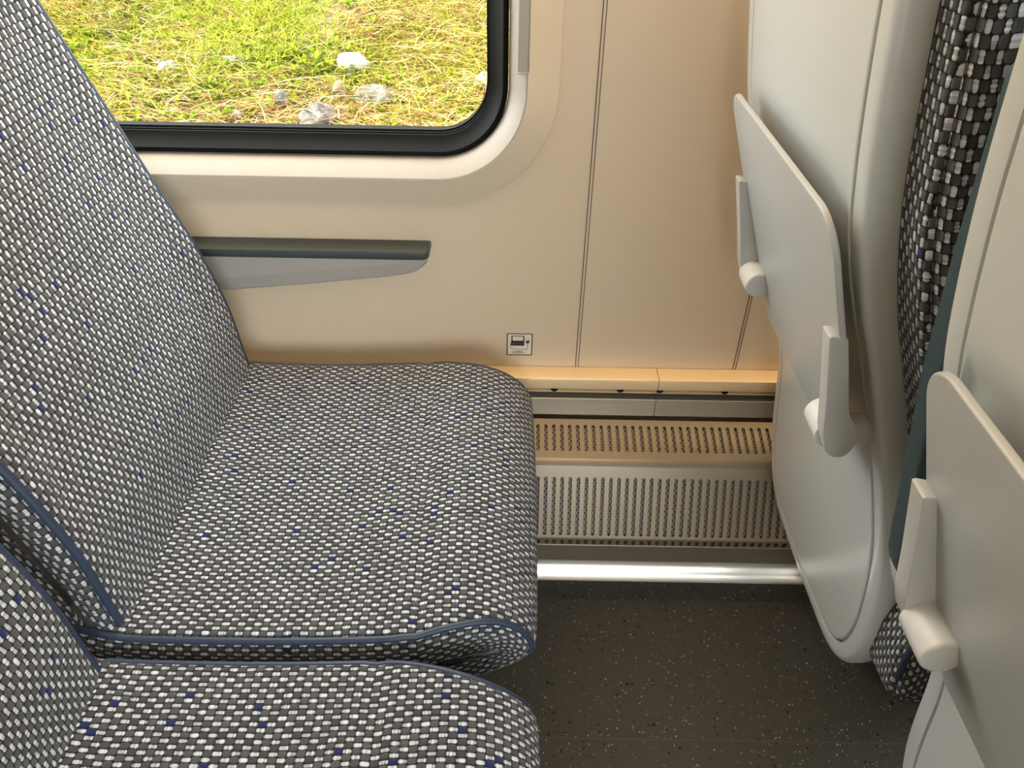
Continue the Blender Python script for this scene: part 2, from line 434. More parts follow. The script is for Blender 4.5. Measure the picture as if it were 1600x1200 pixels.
def window(idx, x0, x1, z0, z1, blind):
    root = empty('window_%d' % idx, ((x0+x1)/2, WY, z0)); tag(root, kind='structure')
    org = Vector(root.location)
    def ringset(specs, name, m):
        V = []; F = []; N = None
        for off, y, r in specs:
            P = rrect(x0-off, x1+off, z0-off, z1+off, r, 16); N = len(P)
            V += [(p[0]-org.x, y-org.y, p[1]-org.z) for p in P]
        for k in range(len(specs)-1):
            for q in range(N):
                F.append((k*N+q, k*N+(q+1) % N, (k+1)*N+(q+1) % N, (k+1)*N+q))
        return mk(name, V, F, m, root, sharp=30)
    # surround: bevelled beige rim, then a pale face sloping in to the rubber
    ringset([(0.0630, WY+0.0, 0.164), (0.0630, WY-0.0085, 0.164), (0.0708, WY-0.0095, 0.1718), (0.0715, WY-0.0118, 0.1725), (0.0700, WY-0.0152, 0.171), (0.030, WY-0.0335, 0.134), (0.028, WY-0.0345, 0.132), (0.0265, WY-0.035, 0.1305)], 'window_rim', M_FRAME)
    ringset([(0.0265, WY-0.035, 0.1305), (0.024, WY-0.0345, 0.128), (0.002, WY-0.012, 0.106), (0.0005, WY-0.008, 0.104), (0.0, WY+0.03, 0.10)], 'window_frame', M_FRAME2)
    ringset([(-0.0005, WY+0.004, 0.1), (-0.0015, WY-0.010, 0.099), (-0.004, WY-0.0125, 0.096), (-0.008, WY-0.011, 0.094), (-0.014, WY-0.002, 0.088), (-0.021, WY+0.006, 0.081), (-0.026, WY+0.010, 0.076), (-0.0265, WY+0.0135, 0.0755), (-0.028, WY+0.0135, 0.074), (-0.0285, WY+0.017, 0.0735), (-0.031, WY+0.018, 0.071), (-0.0315, WY+0.032, 0.0705)], 'rubber_gasket', M_GASKET)
    P = rrect(x0+0.02, x1-0.02, z0+0.02, z1-0.02, 0.07, 16); N = len(P)
    V = [(p[0]-org.x, WY+0.026-org.y, p[1]-org.z) for p in P] + [(p[0]-org.x, WY+0.031-org.y, p[1]-org.z) for p in P]
    F = [tuple(range(N))[::-1], tuple(range(N, 2*N))] + [(q, (q+1) % N, N+(q+1) % N, N+q) for q in range(N)]
    mk('glass_pane', V, F, M_GLASS, root, smooth=False)
    if blind:
        # recessed slot of the blind guide in the right-hand upright
        b = MB()
        xa, xb, zb, zt = x1+0.0125, x1+0.0265, 0.915, 1.50
        y = WY-0.0352
        b.box(xa-org.x, xb-org.x, y+0.0-org.y-0.0012, y+0.012-org.y, zb-org.z, zt-org.z)
        b.build('blind_guide', mat('blind_guide_grey', (168, 160, 146), 0.4), root, bevel=0.0004, seg=1)
        b = MB()
        b.box(xa-0.0012-org.x, xb+0.0012-org.x, y-0.0028-org.y, y+0.004-org.y, zb-0.0022-org.z, zb-org.z)
        b.box(xb-org.x, xb+0.0016-org.x, y-0.0028-org.y, y+0.004-org.y, zb-org.z, zt-org.z)
        b.build('guide_lip', M_FRAME2, root, bevel=0.0005, seg=1)
    return root
window(1, *WIN[1][:4], True)
window(2, *WIN[2][:4], False)
window(3, *WIN[0][:4], False)

# panel joints in the wall (narrow cover strips)
for k, xj in enumerate((0.115, 0.396)):
    b = MB()
    b.box(xj-0.0032, xj-0.0018, WY-0.0006, WY+0.004, 0.403, CZ); b.box(xj+0.0018, xj+0.0030, WY-0.0006, WY+0.004, 0.403, CZ)
    tag(b.build('trim_%d' % (k+1), M_GROOVE, smooth=False), ('upright joint between wall panels right of the window' if k == 0 else 'short upright wall joint beside the far tray arm'), kind='structure')

# ------------------------------------------------------------------ rail, heater cover, skirting
YF = 1.0834
def extr(name, prof, m, xa, xb, parent=None, sharp=25, org=(0, 0, 0)):
    V = []; F = []; N = len(prof)
    for x in (xa, xb): V += [(x-org[0], p[0]-org[1], p[1]-org[2]) for p in prof]
    for q in range(N): F.append((q, (q+1) % N, N+(q+1) % N, N+q))
    F.append(tuple(range(N))[::-1]); F.append(tuple(range(N, 2*N)))
    return mk(name, V, F, m, parent, sharp=sharp)
JX = 0.2575
rails = empty('seat_rail', (0, WY, 0.30))
org = Vector(rails.location)
up_prof = [(WY-0.001, 0.4030), (YF+0.003, 0.4030), (YF+0.0008, 0.4022), (YF, 0.400), (YF, 0.3815), (YF+0.0015, 0.380), (YF+0.010, 0.380), (YF+0.010, 0.377), (YF+0.003, 0.3745), (YF+0.003, 0.3715), (YF+0.012, 0.3715), (WY-0.001, 0.3715)]
lo_prof = [(WY-0.001, 0.3600), (YF+0.001, 0.3595), (YF, 0.3585), (YF, 0.3230), (YF+0.001, 0.322), (WY-0.001, 0.3225)]
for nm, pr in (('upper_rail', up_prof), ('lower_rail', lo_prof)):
    mm = M_LEDGE_LAMPLIT if nm == 'upper_rail' else M_ALU
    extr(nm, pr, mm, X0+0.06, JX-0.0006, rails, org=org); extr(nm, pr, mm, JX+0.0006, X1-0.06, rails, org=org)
b = MB(); b.box(X0+0.06, X1-0.06, YF+0.018-org.y, WY-org.y-0.001, 0.3595-org.z, 0.372-org.z); b.build('channel_back', M_DARKMETAL, rails, smooth=False)
for xb in (-1.2, -0.85, -0.5, -0.15, 0.075, 0.192, 0.262, 0.377, 0.62, 0.9, 1.2):
    V, F = tube_vf([(xb, YF+0.0015-org.y, 0.3795-org.z), (xb, YF+0.0105-org.y, 0.3795-org.z)], 0.0062, 14)
    mk('bolt', V, F, M_BOLT, rails)
tag(rails, 'two aluminium seat rails with dark bolted channel along the wall', 'rail')

def cover():
    root = empty('heater_cover', (0, 1.0, 0.10)); o = Vector(root.location)
    pitch = 0.01425; w = 0.0062
    def strip(name, p0, al, L, ranges, xa, xb, slots, thick=0.0022):
        """perforated plate: origin p0 (y,z), going down and towards the room at angle al; slots from t0 to t1"""
        V = []; F = []
        dv = Vector((0, -math.cos(al), -math.sin(al))); nv = Vector((0, -math.sin(al), math.cos(al)))
        def P(x, t, h=0.0): return Vector((x, p0[0], p0[1])) + dv*t + nv*h - o
        t0, t1 = ranges
        def quad(a, c, e, f):
            n = len(V); V.extend([P(a, e), P(c, e), P(c, f), P(a, f)]); F.append((n, n+1, n+2, n+3))
        n_s = int((xb-xa)/pitch); xe = xa+n_s*pitch
        quad(xa, xe, 0, t0-0.002); quad(xa, xe, t1+0.002, L)
        if xe < xb: quad(xe, xb, 0, L)
        for k in range(n_s):
            xc = xa+(k+0.5)*pitch; A, B = xc-pitch/2, xc+pitch/2; E, G = t0-0.002, t1+0.002
            arc = []
            R = w/2
            right = [(xc+R*math.sin(a), t0+R-R*math.cos(a)) for a in np.linspace(0, math.pi/2, 5)] + [(xc+R*math.sin(a), t1-R-R*math.cos(a)) for a in np.linspace(math.pi/2, math.pi, 5)]
            left = [(2*xc-p[0], p[1]) for p in right]
            for side, X in ((right, B), (left, A)):
                n = len(V); V.append(P(xc, E)); V.append(P(X, E)); V.append(P(X, G)); V.append(P(xc, G)); m0 = len(V)
                V.extend([P(*p) for p in side]); F.append(tuple([n, n+1, n+2, n+3]+[m0+q for q in range(len(side)-1, -1, -1)]))
                m1 = len(V); V.extend([P(p[0], p[1], -thick) for p in side])
                for q in range(len(side)-1): F.append((m0+q, m0+q+1, m1+q+1, m1+q))
        g = mk(name, V, F, M_GRILL, root, smooth=False, weld=1e-5)
        # mesh behind
        n = [P(xa, t0-0.004, -0.006), P(xb, t0-0.004, -0.006), P(xb, t1+0.004, -0.006), P(xa, t1+0.004, -0.006)]
        mk('backing_mesh', n, [(0, 1, 2, 3)], M_MESH, g, uv=[(xa, 0), (xb, 0), (xb, t1-t0), (xa, t1-t0)], smooth=False)
        return g
    A1, A2 = math.radians(16), math.radians(65.3)
    xj = 0.498
    for xa, xb in ((-0.70, xj-0.0006), (xj+0.0006, 1.25)):
        strip('upper_grille', (YF-0.001, 0.3133), A1, 0.0835, (0.0127, 0.0686), xa, xb, True)
        strip('lower_grille', (0.9895, 0.2815), A2, 0.132, (0.0185, 0.1275), xa, xb, True)
        # rolled bend between the two
        e1 = np.array([YF-0.001-0.0835*math.cos(A1), 0.3133-0.0835*math.sin(A1)]); e2 = np.array([0.9895, 0.2815])
        c = []
        for t in np.linspace(0, 1, 8):
            d1 = np.array([-math.cos(A1), -math.sin(A1)]); d2 = np.array([-math.cos(A2), -math.sin(A2)])
            k = 0.011
            h = [2*t**3-3*t**2+1, t**3-2*t**2+t, -2*t**3+3*t**2, t**3-t**2]
            c.append(h[0]*e1+h[1]*d1*k+h[2]*e2+h[3]*d2*k)
        N = len(c); V = [(x-o.x, p[0]-o.y, p[1]-o.z) for x in (xa, xb) for p in c]
        mk('bend', V, [(q, q+1, N+q+1, N+q) for q in range(N-1)], M_GRILL, root, sharp=60)
        # return lip with slots under the grille, then the plain base
        be = np.array([0.9895-0.132*math.cos(A2), 0.2815-0.132*math.sin(A2)])
        b = MB()
        n_s = int((xb-xa)/pitch)
        y0, z0 = be
        pts = [(y0, z0), (y0-0.0012, z0-0.004), (y0+0.001, z0-0.0075), (y0+0.005, z0-0.009)]
        V = [(x-o.x, p[0]-o.y, p[1]-o.z) for x in (xa, xb) for p in pts]
        mk('bend', V, [(q, q+1, len(pts)+q+1, len(pts)+q) for q in range(len(pts)-1)], M_GRILL, root, sharp=70)
        yq, zq = pts[-1]
        for k in range(n_s):
            xx = xa+k*pitch
            b.box(xx-o.x, xx+pitch*0.58-o.x, yq-o.y, yq+0.003-o.y, zq-0.013-o.z, zq-o.z)
        b.build('lip_slots', M_GRILL, root, smooth=False)
        mk('lip_back', [(x-o.x, yq+0.012-o.y, z-o.z) for x in (xa, xb) for z in (zq+0.005, zq-0.016)], [(0, 1, 3, 2)], M_DARKMETAL, root, smooth=False)
    yq, zq = 0.9395, 0.1385
    pr = [(yq+0.0, zq), (yq-0.001, zq-0.002), (yq+0.001, zq-0.005), (yq+0.004, zq-0.048), (yq+0.012, zq-0.049), (yq+0.014, zq)]
    extr('base_rail', pr, M_GRILL, -0.70, 1.25, root, org=o)
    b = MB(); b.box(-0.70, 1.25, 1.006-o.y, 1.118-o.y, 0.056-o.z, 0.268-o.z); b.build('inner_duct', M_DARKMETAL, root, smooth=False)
    for xx in (-0.74, 1.25):
        b = MB(); b.box(xx, xx+0.04, 0.96-o.y, 1.118-o.y, 0.05-o.z, 0.275-o.z); b.build('end_cap', M_GRILL, root, smooth=False)
    tag(root, 'beige perforated metal heater cover with slotted grilles below the rails', 'heater cover')
cover()
pr = [(0.9700, 0.0), (0.9702, 0.002), (0.9715, 0.0055), (0.9785, 0.0155), (0.9865, 0.0255), (0.9885, 0.030), (0.9895, 0.036), (0.9885, 0.050), (0.990, 0.0520), (WY, 0.0520), (WY, 0.0)]
tag(extr('baseboard_front', pr, M_TRIM, X0+0.05, X1-0.05, sharp=18), kind='structure')

# ------------------------------------------------------------------ wall sticker
def sticker():
    x0, x1, z0, z1 = -0.0105, 0.0345, 0.4265, 0.4725
    root = empty('socket_sticker', ((x0+x1)/2, WY, (z0+z1)/2)); o = Vector(root.location)
    y = WY-0.0006
    w, h = (x1-x0)/2, (z1-z0)/2
    def flat(name, polys, m, dy):
        V = []; F = []
        for P in polys:
            n = len(V); V.extend([(p[0], y-dy-o.y, p[1]) for p in P]); F.append(tuple(range(n, n+len(P))))
        return mk(name, V, F, m, root, smooth=False)
    def rect(a, b, c, d): return [(a, c), (b, c), (b, d), (a, d)]
    P = rrect(-w, w, -h, h, 0.002, 6); N = len(P)
    mk('sticker_sheet', [(p[0], WY-o.y-0.00002, p[1]) for p in P]+[(p[0], y-o.y, p[1]) for p in P], [tuple(range(N, 2*N))]+[(q, (q+1) % N, N+(q+1) % N, N+q) for q in range(N)], M_STICK, root, smooth=False)
    Q = rrect(-w+0.0018, w-0.0018, -h+0.0018, h-0.0018, 0.0012, 6)
    V = [(p[0], y-0.0002-o.y, p[1]) for p in P]+[(p[0], y-0.0002-o.y, p[1]) for p in Q]
    mk('border', V, [(q, (q+1) % N, N+(q+1) % N, N+q) for q in range(N)], M_INK, root, smooth=False)
    # laptop pictogram, unit square u,v in 0..1 of the sticker (u right, v up)
    def U(u, v): return (-w+2*w*u, -h+2*h*v)
    def ur(a, b, c, d): return [U(a, c), U(b, c), U(b, d), U(a, d)]
    ink = [ur(0.18, 0.68, 0.86, 0.89), ur(0.18, 0.225, 0.66, 0.86), ur(0.635, 0.68, 0.66, 0.86), ur(0.18, 0.68, 0.62, 0.665)]
    ink += [ur(0.16, 0.68, 0.44, 0.63)]
    # plug
    ink += [ur(0.755, 0.78, 0.63, 0.73), ur(0.845, 0.87, 0.63, 0.73), [U(0.745, 0.655), U(0.88, 0.655), U(0.88, 0.60), U(0.85, 0.555), U(0.775, 0.555), U(0.745, 0.60)]]
    flat('pictogram', ink, M_INK, 0.0002)
    keys = []
    for r in range(3):
        for c in range(8): keys.append(ur(0.20+c*0.057+r*0.004, 0.235+c*0.057+r*0.004, 0.575-r*0.043, 0.598-r*0.043))
    flat('keys', keys, M_INKLT, 0.0004)
    # cable
    pth = catmull([U(0.16, 0.50), U(0.135, 0.44), U(0.15, 0.37), U(0.22, 0.31), U(0.35, 0.295), U(0.55, 0.285), U(0.74, 0.28), U(0.80, 0.31), U(0.81, 0.38), U(0.812, 0.56)], 8)
    t = np.gradient(pth, axis=0); n = np.stack([-t[:, 1], t[:, 0]], 1); n /= np.linalg.norm(n, axis=1)[:, None]
    hw = 0.00042; N = len(pth); L = pth+n*hw; R = pth-n*hw
    V = [(p[0], y-0.0002-o.y, p[1]) for p in L]+[(p[0], y-0.0002-o.y, p[1]) for p in R]
    mk('cable_drawing', V, [(q, q+1, N+q+1, N+q) for q in range(N-1)], M_INK, root, smooth=False)
    cu = bpy.data.curves.new('lettering', 'FONT'); cu.body = '230V~'; cu.size = 0.0086; cu.align_x = 'CENTER'; cu.extrude = 0.00005; cu.offset = 0.00006
    to = bpy.data.objects.new('lettering', cu); COL.objects.link(to)
    me = bpy.data.meshes.new_from_object(to.evaluated_get(bpy.context.evaluated_depsgraph_get())); bpy.data.objects.remove(to)
    lo = link('lettering', me, M_INK, root); lo.rotation_euler = (math.radians(90), 0, 0); u = U(0.49, 0.085); lo.location = (u[0], y-0.0003-o.y, u[1])
    tag(root, 'small square socket sticker with laptop pictogram on the wall', 'sticker')
sticker()

# ------------------------------------------------------------------ wall armrest
def wall_armrest():
    root = empty('wall_armrest', (-0.45, WY, 0.62)); o = Vector(root.location)
    ye = 1.060
    # pad: D section swept along x with rounded room-side end
    xa, xb = -0.82, -0.1335
    prof = [(WY, 0.6455), (1.102, 0.6475), (1.086, 0.6495), (1.079, 0.6490), (1.0757, 0.6462), (1.0750, 0.642), (1.0753, 0.6355), (1.0775, 0.6325), (WY, 0.6325)]
    V = []; F = []; N = len(prof)
    cz = 0.641
    sec = [(xa, 1.0)] + [(xb-0.010+0.010*math.sin(a), 1-0.35*(1-math.cos(a))) for a in np.linspace(0, math.pi/2, 6)]
    for x, k in sec:
        for p in prof:
            V.append((x-o.x, (WY+(p[0]-WY)*(0.4+0.6*k))-o.y, cz+(p[1]-cz)*k-o.z))
    for k in range(len(sec)-1):
        for q in range(N): F.append((k*N+q, k*N+(q+1) % N, (k+1)*N+(q+1) % N, (k+1)*N+q))
    F.append(tuple(range(N))[::-1]); F.append(tuple((len(sec)-1)*N+q for q in range(N)))
    mk('arm_pad', V, F, M_REST, root, sharp=35)
    # tapering grey body below the pad
    out = [(-0.82, 0.6345), (-0.1350, 0.6345), (-0.1365, 0.628), (-0.143, 0.6195), (-0.154, 0.6115), (-0.168, 0.6065), (-0.20, 0.6005), (-0.33, 0.5845), (-0.46, 0.5710), (-0.82, 0.550)]
    slab('arm_body', out, lambda a, b, h: (a-o.x, h-o.y, b-o.z), 1.0785, WY-0.0005, 0.004, M_RESTBODY, root)
    tag(root, 'slim wall armrest with dark padded top under the window', 'armrest')
wall_armrest()

# ------------------------------------------------------------------ train seats (built for the front window place, in carriage coordinates)
PITCH = 0.95
DX = -PITCH            # left row sits one pitch to the left
YC = 0.772
DY = -0.555

def pad(name, prof, wfun, yc0, parent, o, crown=0.0, shift=None, er=0.012, nq=15, side_bulge=0.010, upright=False):
    """upholstered cushion: prof = closed (x,z) loop; wfun(k, p) half width; front surface has rounded edges and piped seams"""
    prof = np.asarray(prof, float); N = len(prof)
    t = np.roll(prof, -1, 0)-np.roll(prof, 1, 0); n = np.stack([t[:, 1], -t[:, 0]], 1); n /= np.linalg.norm(n, axis=1)[:, None]
    a = np.sum(prof[:, 0]*np.roll(prof[:, 1], -1)-np.roll(prof[:, 0], -1)*prof[:, 1])
    if a < 0: n = -n          # outward normals
    s = np.r_[0, np.cumsum(np.linalg.norm(np.diff(np.vstack([prof, prof[:1]]), axis=0), axis=1))]
    qs = np.sin(np.linspace(-1, 1, nq)*math.pi/2)
    V = []; UV = []; F = []
    edgeL = []; edgeR = []
    for k in range(N+1):
        kk = k % N; p = prof[kk]; w = wfun(kk, p); yc = yc0+(shift(p) if shift else 0.0)
        for q in qs:
            d = max(0.0, abs(q)*w-(w-er))           # distance into the rounded edge
            drop = er-math.sqrt(max(er*er-d*d, 0.0))
            c = crown(kk, p, q) if callable(crown) else crown*(1-q*q)
            pos = p-n[kk]*(drop*0.55)+n[kk]*c
            V.append((pos[0]-o.x, yc+q*w-o.y, pos[1]-o.z)); UV.append((yc+q*w+0.3, s[k]))
    for k in range(N):
        for j in range(nq-1): F.append((k*nq+j, k*nq+j+1, (k+1)*nq+j+1, (k+1)*nq+j))
    # flanks
    cen = prof.mean(0)
    for sgn, j in ((-1, 0), (1, nq-1)):
        rim = [k*nq+j for k in range(N)]
        base = len(V)
        rp = np.array([V[r] for r in rim])
        rings = [(0.0, 0.0), (0.05, 0.45), (0.12, 0.75), (0.3, 0.95), (0.6, 1.0), (1.0, 1.0)]
        idx = []; acc = np.zeros(N); last = rp.copy()
        # medial line: keep the cushion's own length, squash its thickness
        for f, bul in rings:
            row = []
            for k in range(N):
                p = rp[k]; m = med(prof, k)-np.array([o.x, o.z])
                x = p[0]+(m[0]-p[0])*f*0.96; z = p[2]+(m[1]-p[2])*f*0.96
                q3 = np.array([x, p[1]+sgn*side_bulge*bul*min(1, f*6), z]); acc[k] += np.linalg.norm(q3-last[k]); last[k] = q3
                row.append(len(V)); V.append(tuple(q3)); UV.append((acc[k]+0.2*sgn+1.0, s[k]))
            idx.append(row)
        for r in range(len(rings)-1):
            for k in range(N):
                k2 = (k+1) % N; F.append((idx[r][k], idx[r][k2], idx[r+1][k2], idx[r+1][k]))
        F.append(tuple(idx[-1]))
    ob = mk(name, V, F, M_FAB, parent, uv=UV, sharp=70)
    return ob, V, nq, N

MED = {}
def med(prof, k):
    key = id(prof)
    if key not in MED:
        # pair every outline point with the middle between it and the nearest opposite point
        P = prof; N = len(P); out = []
        t = np.roll(P, -1, 0)-np.roll(P, 1, 0); n = np.stack([t[:, 1], -t[:, 0]], 1); n /= np.linalg.norm(n, axis=1)[:, None]
        a = np.sum(P[:, 0]*np.roll(P[:, 1], -1)-np.roll(P[:, 0], -1)*P[:, 1])
        if a > 0: n = -n      # inward
        for i in range(N):
            d = P-P[i]; dist = np.linalg.norm(d, axis=1)+1e-9; cosv = (d@n[i])/dist
            r = np.where(cosv > 0.05, dist/(2*np.maximum(cosv, 1e-3)), 9); r[i] = 9
            out.append(P[i]+n[i]*min(r.min(), 0.2)*0.9)
        out = np.array(out)
        for _ in range(3): out = (np.roll(out, 1, 0)+2*out+np.roll(out, -1, 0))/4
        MED[key] = (out, prof)
    return MED[key][0][k]

SX = [(0.22, 0.452), (0.25, 0.449), (0.35, 0.438), (0.45, 0.426), (0.523, 0.415), (0.605, 0.394), (0.69, 0.367), (0.774, 0.337), (0.844, 0.309), (0.906, 0.2885), (0.962, 0.2765), (1.03, 0.266), (1.10, 0.258), (1.2, 0.249), (1.5, 0.232), (1.7, 0.224)]
_sx = catmull([(a, b) for a, b in SX], 6)
def XS(z): return float(np.interp(z, _sx[:, 0], _sx[:, 1]))

def smooth01(t): t = max(0.0, min(1.0, t)); return t*t*(3-2*t)

def make_seat():
    root = empty('train_seat', (0.75, YC, 0.0)); o = Vector(root.location)
    # ---- seat cushion
    top = [(-0.501, 0.478), (-0.485, 0.482), (-0.462, 0.474), (-0.42, 0.464), (-0.34, 0.462), (-0.25, 0.463), (-0.16, 0.468), (-0.10, 0.474), (-0.06, 0.477), (-0.03, 0.475), (-0.005, 0.467), (0.016, 0.452), (0.030, 0.432), (0.034, 0.410), (0.026, 0.388), (0.004, 0.371), (-0.03, 0.361), (-0.10, 0.356), (-0.25, 0.352), (-0.42, 0.352), (-0.485, 0.356), (-0.500, 0.372), (-0.505, 0.41), (-0.507, 0.45)]
    P = resample(catmull([(x+PITCH, z) for x, z in top], 8, True), 96, True)
    def w(k, p):
        x = p[0]-PITCH
        return 0.262-0.030*smooth01((x+0.14)/0.17)-0.026*smooth01((-0.44-x)/0.05)
    def crown(k, p, q):
        x = p[0]-PITCH
        if p[1] < 0.44: return 0.004*(1-q*q)
        g = -0.0042*math.exp(-((x+0.118+0.02*q)/0.008)**2)        # stitched crease ahead of the thigh bolster
        dish = -0.006*(1-q*q)*smooth01((x+0.45)/0.1)*smooth01((-0.10-x)/0.1)
        return g+dish+0.003*(1-q*q)*smooth01((x+0.1)/0.05)
    cu, V, nq, N = pad('seat_cushion', P, w, YC, root, o, crown=crown, shift=lambda p: -0.022*smooth01((-0.44-p[0]+PITCH)/0.05), nq=25)
    for j, sg in ((0, -1), (nq-1, 1)):
        pts = [Vector(V[k*nq+j])+Vector((0, sg*0.0005, 0.0005)) for k in range(N)]
        pts = [p for p in pts if p.z+o.z > 0.40]
        # order from rear to nose
        pts.sort(key=lambda p: math.atan2(p.z+o.z-0.40, -(p.x+o.x-PITCH+0.23)) * -1)
        V2, F2 = tube_vf(pts[::-1], 0.0042, 10); mk('piping', V2, F2, M_PIPE, cu)
    # ---- backrest cushion
    fr = [(-0.428, 0.440), (-0.431, 0.50), (-0.441, 0.59), (-0.468, 0.69), (-0.496, 0.765), (-0.521, 0.843), (-0.547, 0.925), (-0.571, 1.00), (-0.598, 1.10), (-0.622, 1.20), (-0.640, 1.30), (-0.653, 1.40), (-0.668, 1.438), (-0.690, 1.445)]
    bk = [(XS(z)-PITCH+0.030, z) for z in (1.42, 1.35, 1.25, 1.15, 1.05, 0.95, 0.85, 0.75, 0.65, 0.56, 0.48)]
    bk[0] = (bk[0][0]-0.004, 1.44)
    loop = fr+bk+[(XS(0.46)-PITCH+0.034, 0.450), (-0.46, 0.436)]
    P2 = resample(catmull([(x+PITCH, z) for x, z in loop], 8, True), 150, True)
    def w2(k, p):
        return 0.247-0.016*smooth01((p[1]-0.75)/0.35)-0.05*smooth01((p[1]-1.25)/0.2)
    def crown2(k, p, q):
        front = (p[0]-PITCH) > np.interp(p[1], [0.44, 0.7, 1.0, 1.44], [-0.47, -0.52, -0.62, -0.69])
        return (-0.010*smooth01((1-abs(q))/0.25)*smooth01((p[1]-0.55)/0.1) if front else 0.0)
    bc, V, nq, N = pad('backrest_cushion', P2, w2, YC, root, o, crown=crown2, nq=25, side_bulge=0.012, upright=True)
    nf = [k for k in range(N) if (P2[k][0]-PITCH) > np.interp(P2[k][1], [0.40, 0.7, 1.0, 1.44], [-0.45, -0.50, -0.60, -0.685])]
    for j, sg in ((0, -1), (nq-1, 1)):
        pts = sorted([Vector(V[k*nq+j])+Vector((0.0005, sg*0.0005, 0)) for k in nf], key=lambda p: p.z)
        V2, F2 = tube_vf(pts, 0.0048, 10); mk('piping', V2, F2, M_PIPE, bc)
    # ---- moulded back shell
    yc = 0.7815
    half = [(0.0, 0.258), (0.08, 0.259), (0.135, 0.267), (0.173, 0.290), (0.199, 0.330), (0.2145, 0.385), (0.2185, 0.45), (0.2155, 0.54), (0.2075, 0.66), (0.2035, 0.78), (0.2035, 0.95), (0.2035, 1.05), (0.200, 1.18), (0.190, 1.30), (0.168, 1.40), (0.13, 1.452), (0.07, 1.470)]
    lp = [(y, z) for y, z in half] + [(0, 1.473)] + [(-y, z) for y, z in half[:0:-1]]
    O = ccw(resample(catmull(lp, 10, True), 220, True)); NO = len(O)
    cz0, cz1 = 0.42, 1.25
    def medial(p): return np.array([0.0, min(max(p[1], cz0), cz1)])
    # tray recess: panel steps back below an arched line
    def recess(y, z):
        line = 0.946-0.012*smooth01((abs(y)-0.06)/0.13)
        return 0.0055*smooth01((line-z)/0.012)*smooth01((z-0.50)/0.12)*smooth01((0.176-abs(y))/0.012)
    rows = []
    # (inset from outline, x offset towards the cushion)
    D = 0.044
    for ins, dx in ((0.022, D+0.012), (0.006, D), (0.002, D-0.012), (0.0, 0.022), (0.0, 0.0095), (0.0006, 0.0062), (0.0022, 0.0032), (0.0045, 0.0012), (0.0075, 0.0002), (0.013, 0.0), (0.0235, 0.0)):
        rows.append((inset(O, ins), dx, None))
    for ins, dx in ((0.0252, 0.0004), (0.0257, 0.0070), (0.0292, 0.0070), (0.0298, 0.0002), (0.0308, -0.0006), (0.0325, -0.0008)):
        rows.append((inset(O, ins), dx, None))
    I0 = inset(O, 0.0325)
    for f in np.linspace(0, 1, 46)[1:]:
        rows.append((np.array([p+(medial(p)-p)*f for p in I0]), -0.0008, True))
    V = []; F = []
    for R, dx, panel in rows:
        for p in R:
            x = XS(p[1])+dx
            if panel: x += recess(p[0], p[1])
            V.append((x-o.x, yc+p[0]-o.y, p[1]-o.z))
    for k in range(len(rows)-1):
        for q in range(NO): F.append((k*NO+q, k*NO+(q+1) % NO, (k+1)*NO+(q+1) % NO, (k+1)*NO+q))
    F.append(tuple(range(NO))[::-1])
    mk('back_shell', V, F, M_SHELL, root, sharp=50, weld=0.0002)
    # ---- fold-up tray table
    def tx(z): return 0.2542+(0.936-z)*0.335
    cs, sn = math.cos(math.atan(0.335)), math.sin(math.atan(0.335))
    to = []
    y0, y1, zb, zt = 0.575, 0.949, 0.637, 0.937
    r = 0.036
    def tp(a, b, h): return (tx(b)+h*cs-o.x, a-o.y, b+h*sn-o.z)
    r2 = rrect(y0, y1, zb, zt, r, 10)
    outl = [p for p in r2]
    lowy = [(y0+0.0, zb), (y1, zb)]
    outl = [(y1-0.035, zb), (y1-0.013, zb+0.045), (y1-0.011, 0.821), (y1, 0.825)] + [tuple(p) for p in r2[11:33]] + [(y0, 0.825), (y0+0.011, 0.821), (y0+0.014, zb+0.110), (y0+0.024, zb+0.060), (y0+0.062, zb)]
    # slightly arched upper edge
    outl = [(y, z+0.003*(1-((y-0.763)/0.186)**2) if z > 0.85 else z) for y, z in outl]
    tr = slab('tray_table', outl, tp, 0.0, 0.0062, 0.0018, M_TRAY, root)
    # arms (profile in x,z) and hinge bosses
    prof = [(0.2805, 0.8300), (0.2985, 0.8260), (0.3060, 0.800), (0.3138, 0.772), (0.3205, 0.747), (0.3245, 0.738), (0.331, 0.729), (0.3365, 0.7195), (0.3390, 0.7040), (0.3360, 0.6920), (0.3290, 0.6860), (0.3200, 0.6865), (0.3115, 0.6935), (0.3040, 0.7150), (0.2960, 0.758), (0.2870, 0.800)]
    pc = resample(catmull([(p[0]*1.0, p[1]) for p in prof[1:]] + [prof[0]], 1, True), 64, True)
    for ya, yb, inner in ((0.5735, 0.5935, 1), (0.9300, 0.9500, -1)):
        ar = slab('tray_arm', pc, lambda a, b_, h: (a-o.x, h-o.y, b_-o.z), ya, yb, 0.0013, M_ARM, tr)
        yi = yb if inner > 0 else ya
        hx, hz = 0.3230, 0.7010
        V = []; F = []; n = 28; R = 0.0182
        rings = [(yi-inner*0.001, 0.97), (yi+inner*0.035, 0.97), (yi+inner*0.0368, 0.95), (yi+inner*0.0378, 0.89), (yi+inner*0.0382, 0.80)]
        for yy, k in rings:
            V += [(hx+R*k*math.cos(2*math.pi*q/n)-o.x, yy-o.y, hz+R*k*math.sin(2*math.pi*q/n)-o.z) for q in range(n)]
        for k in range(len(rings)-1):
            F += [(k*n+q, k*n+(q+1) % n, (k+1)*n+(q+1) % n, (k+1)*n+q) for q in range(n)]
        F.append(tuple(range(n))[::-1]); F.append(tuple((len(rings)-1)*n+q for q in range(n)))
        mk('hinge_boss', V, F, M_HINGE, tr, sharp=50)
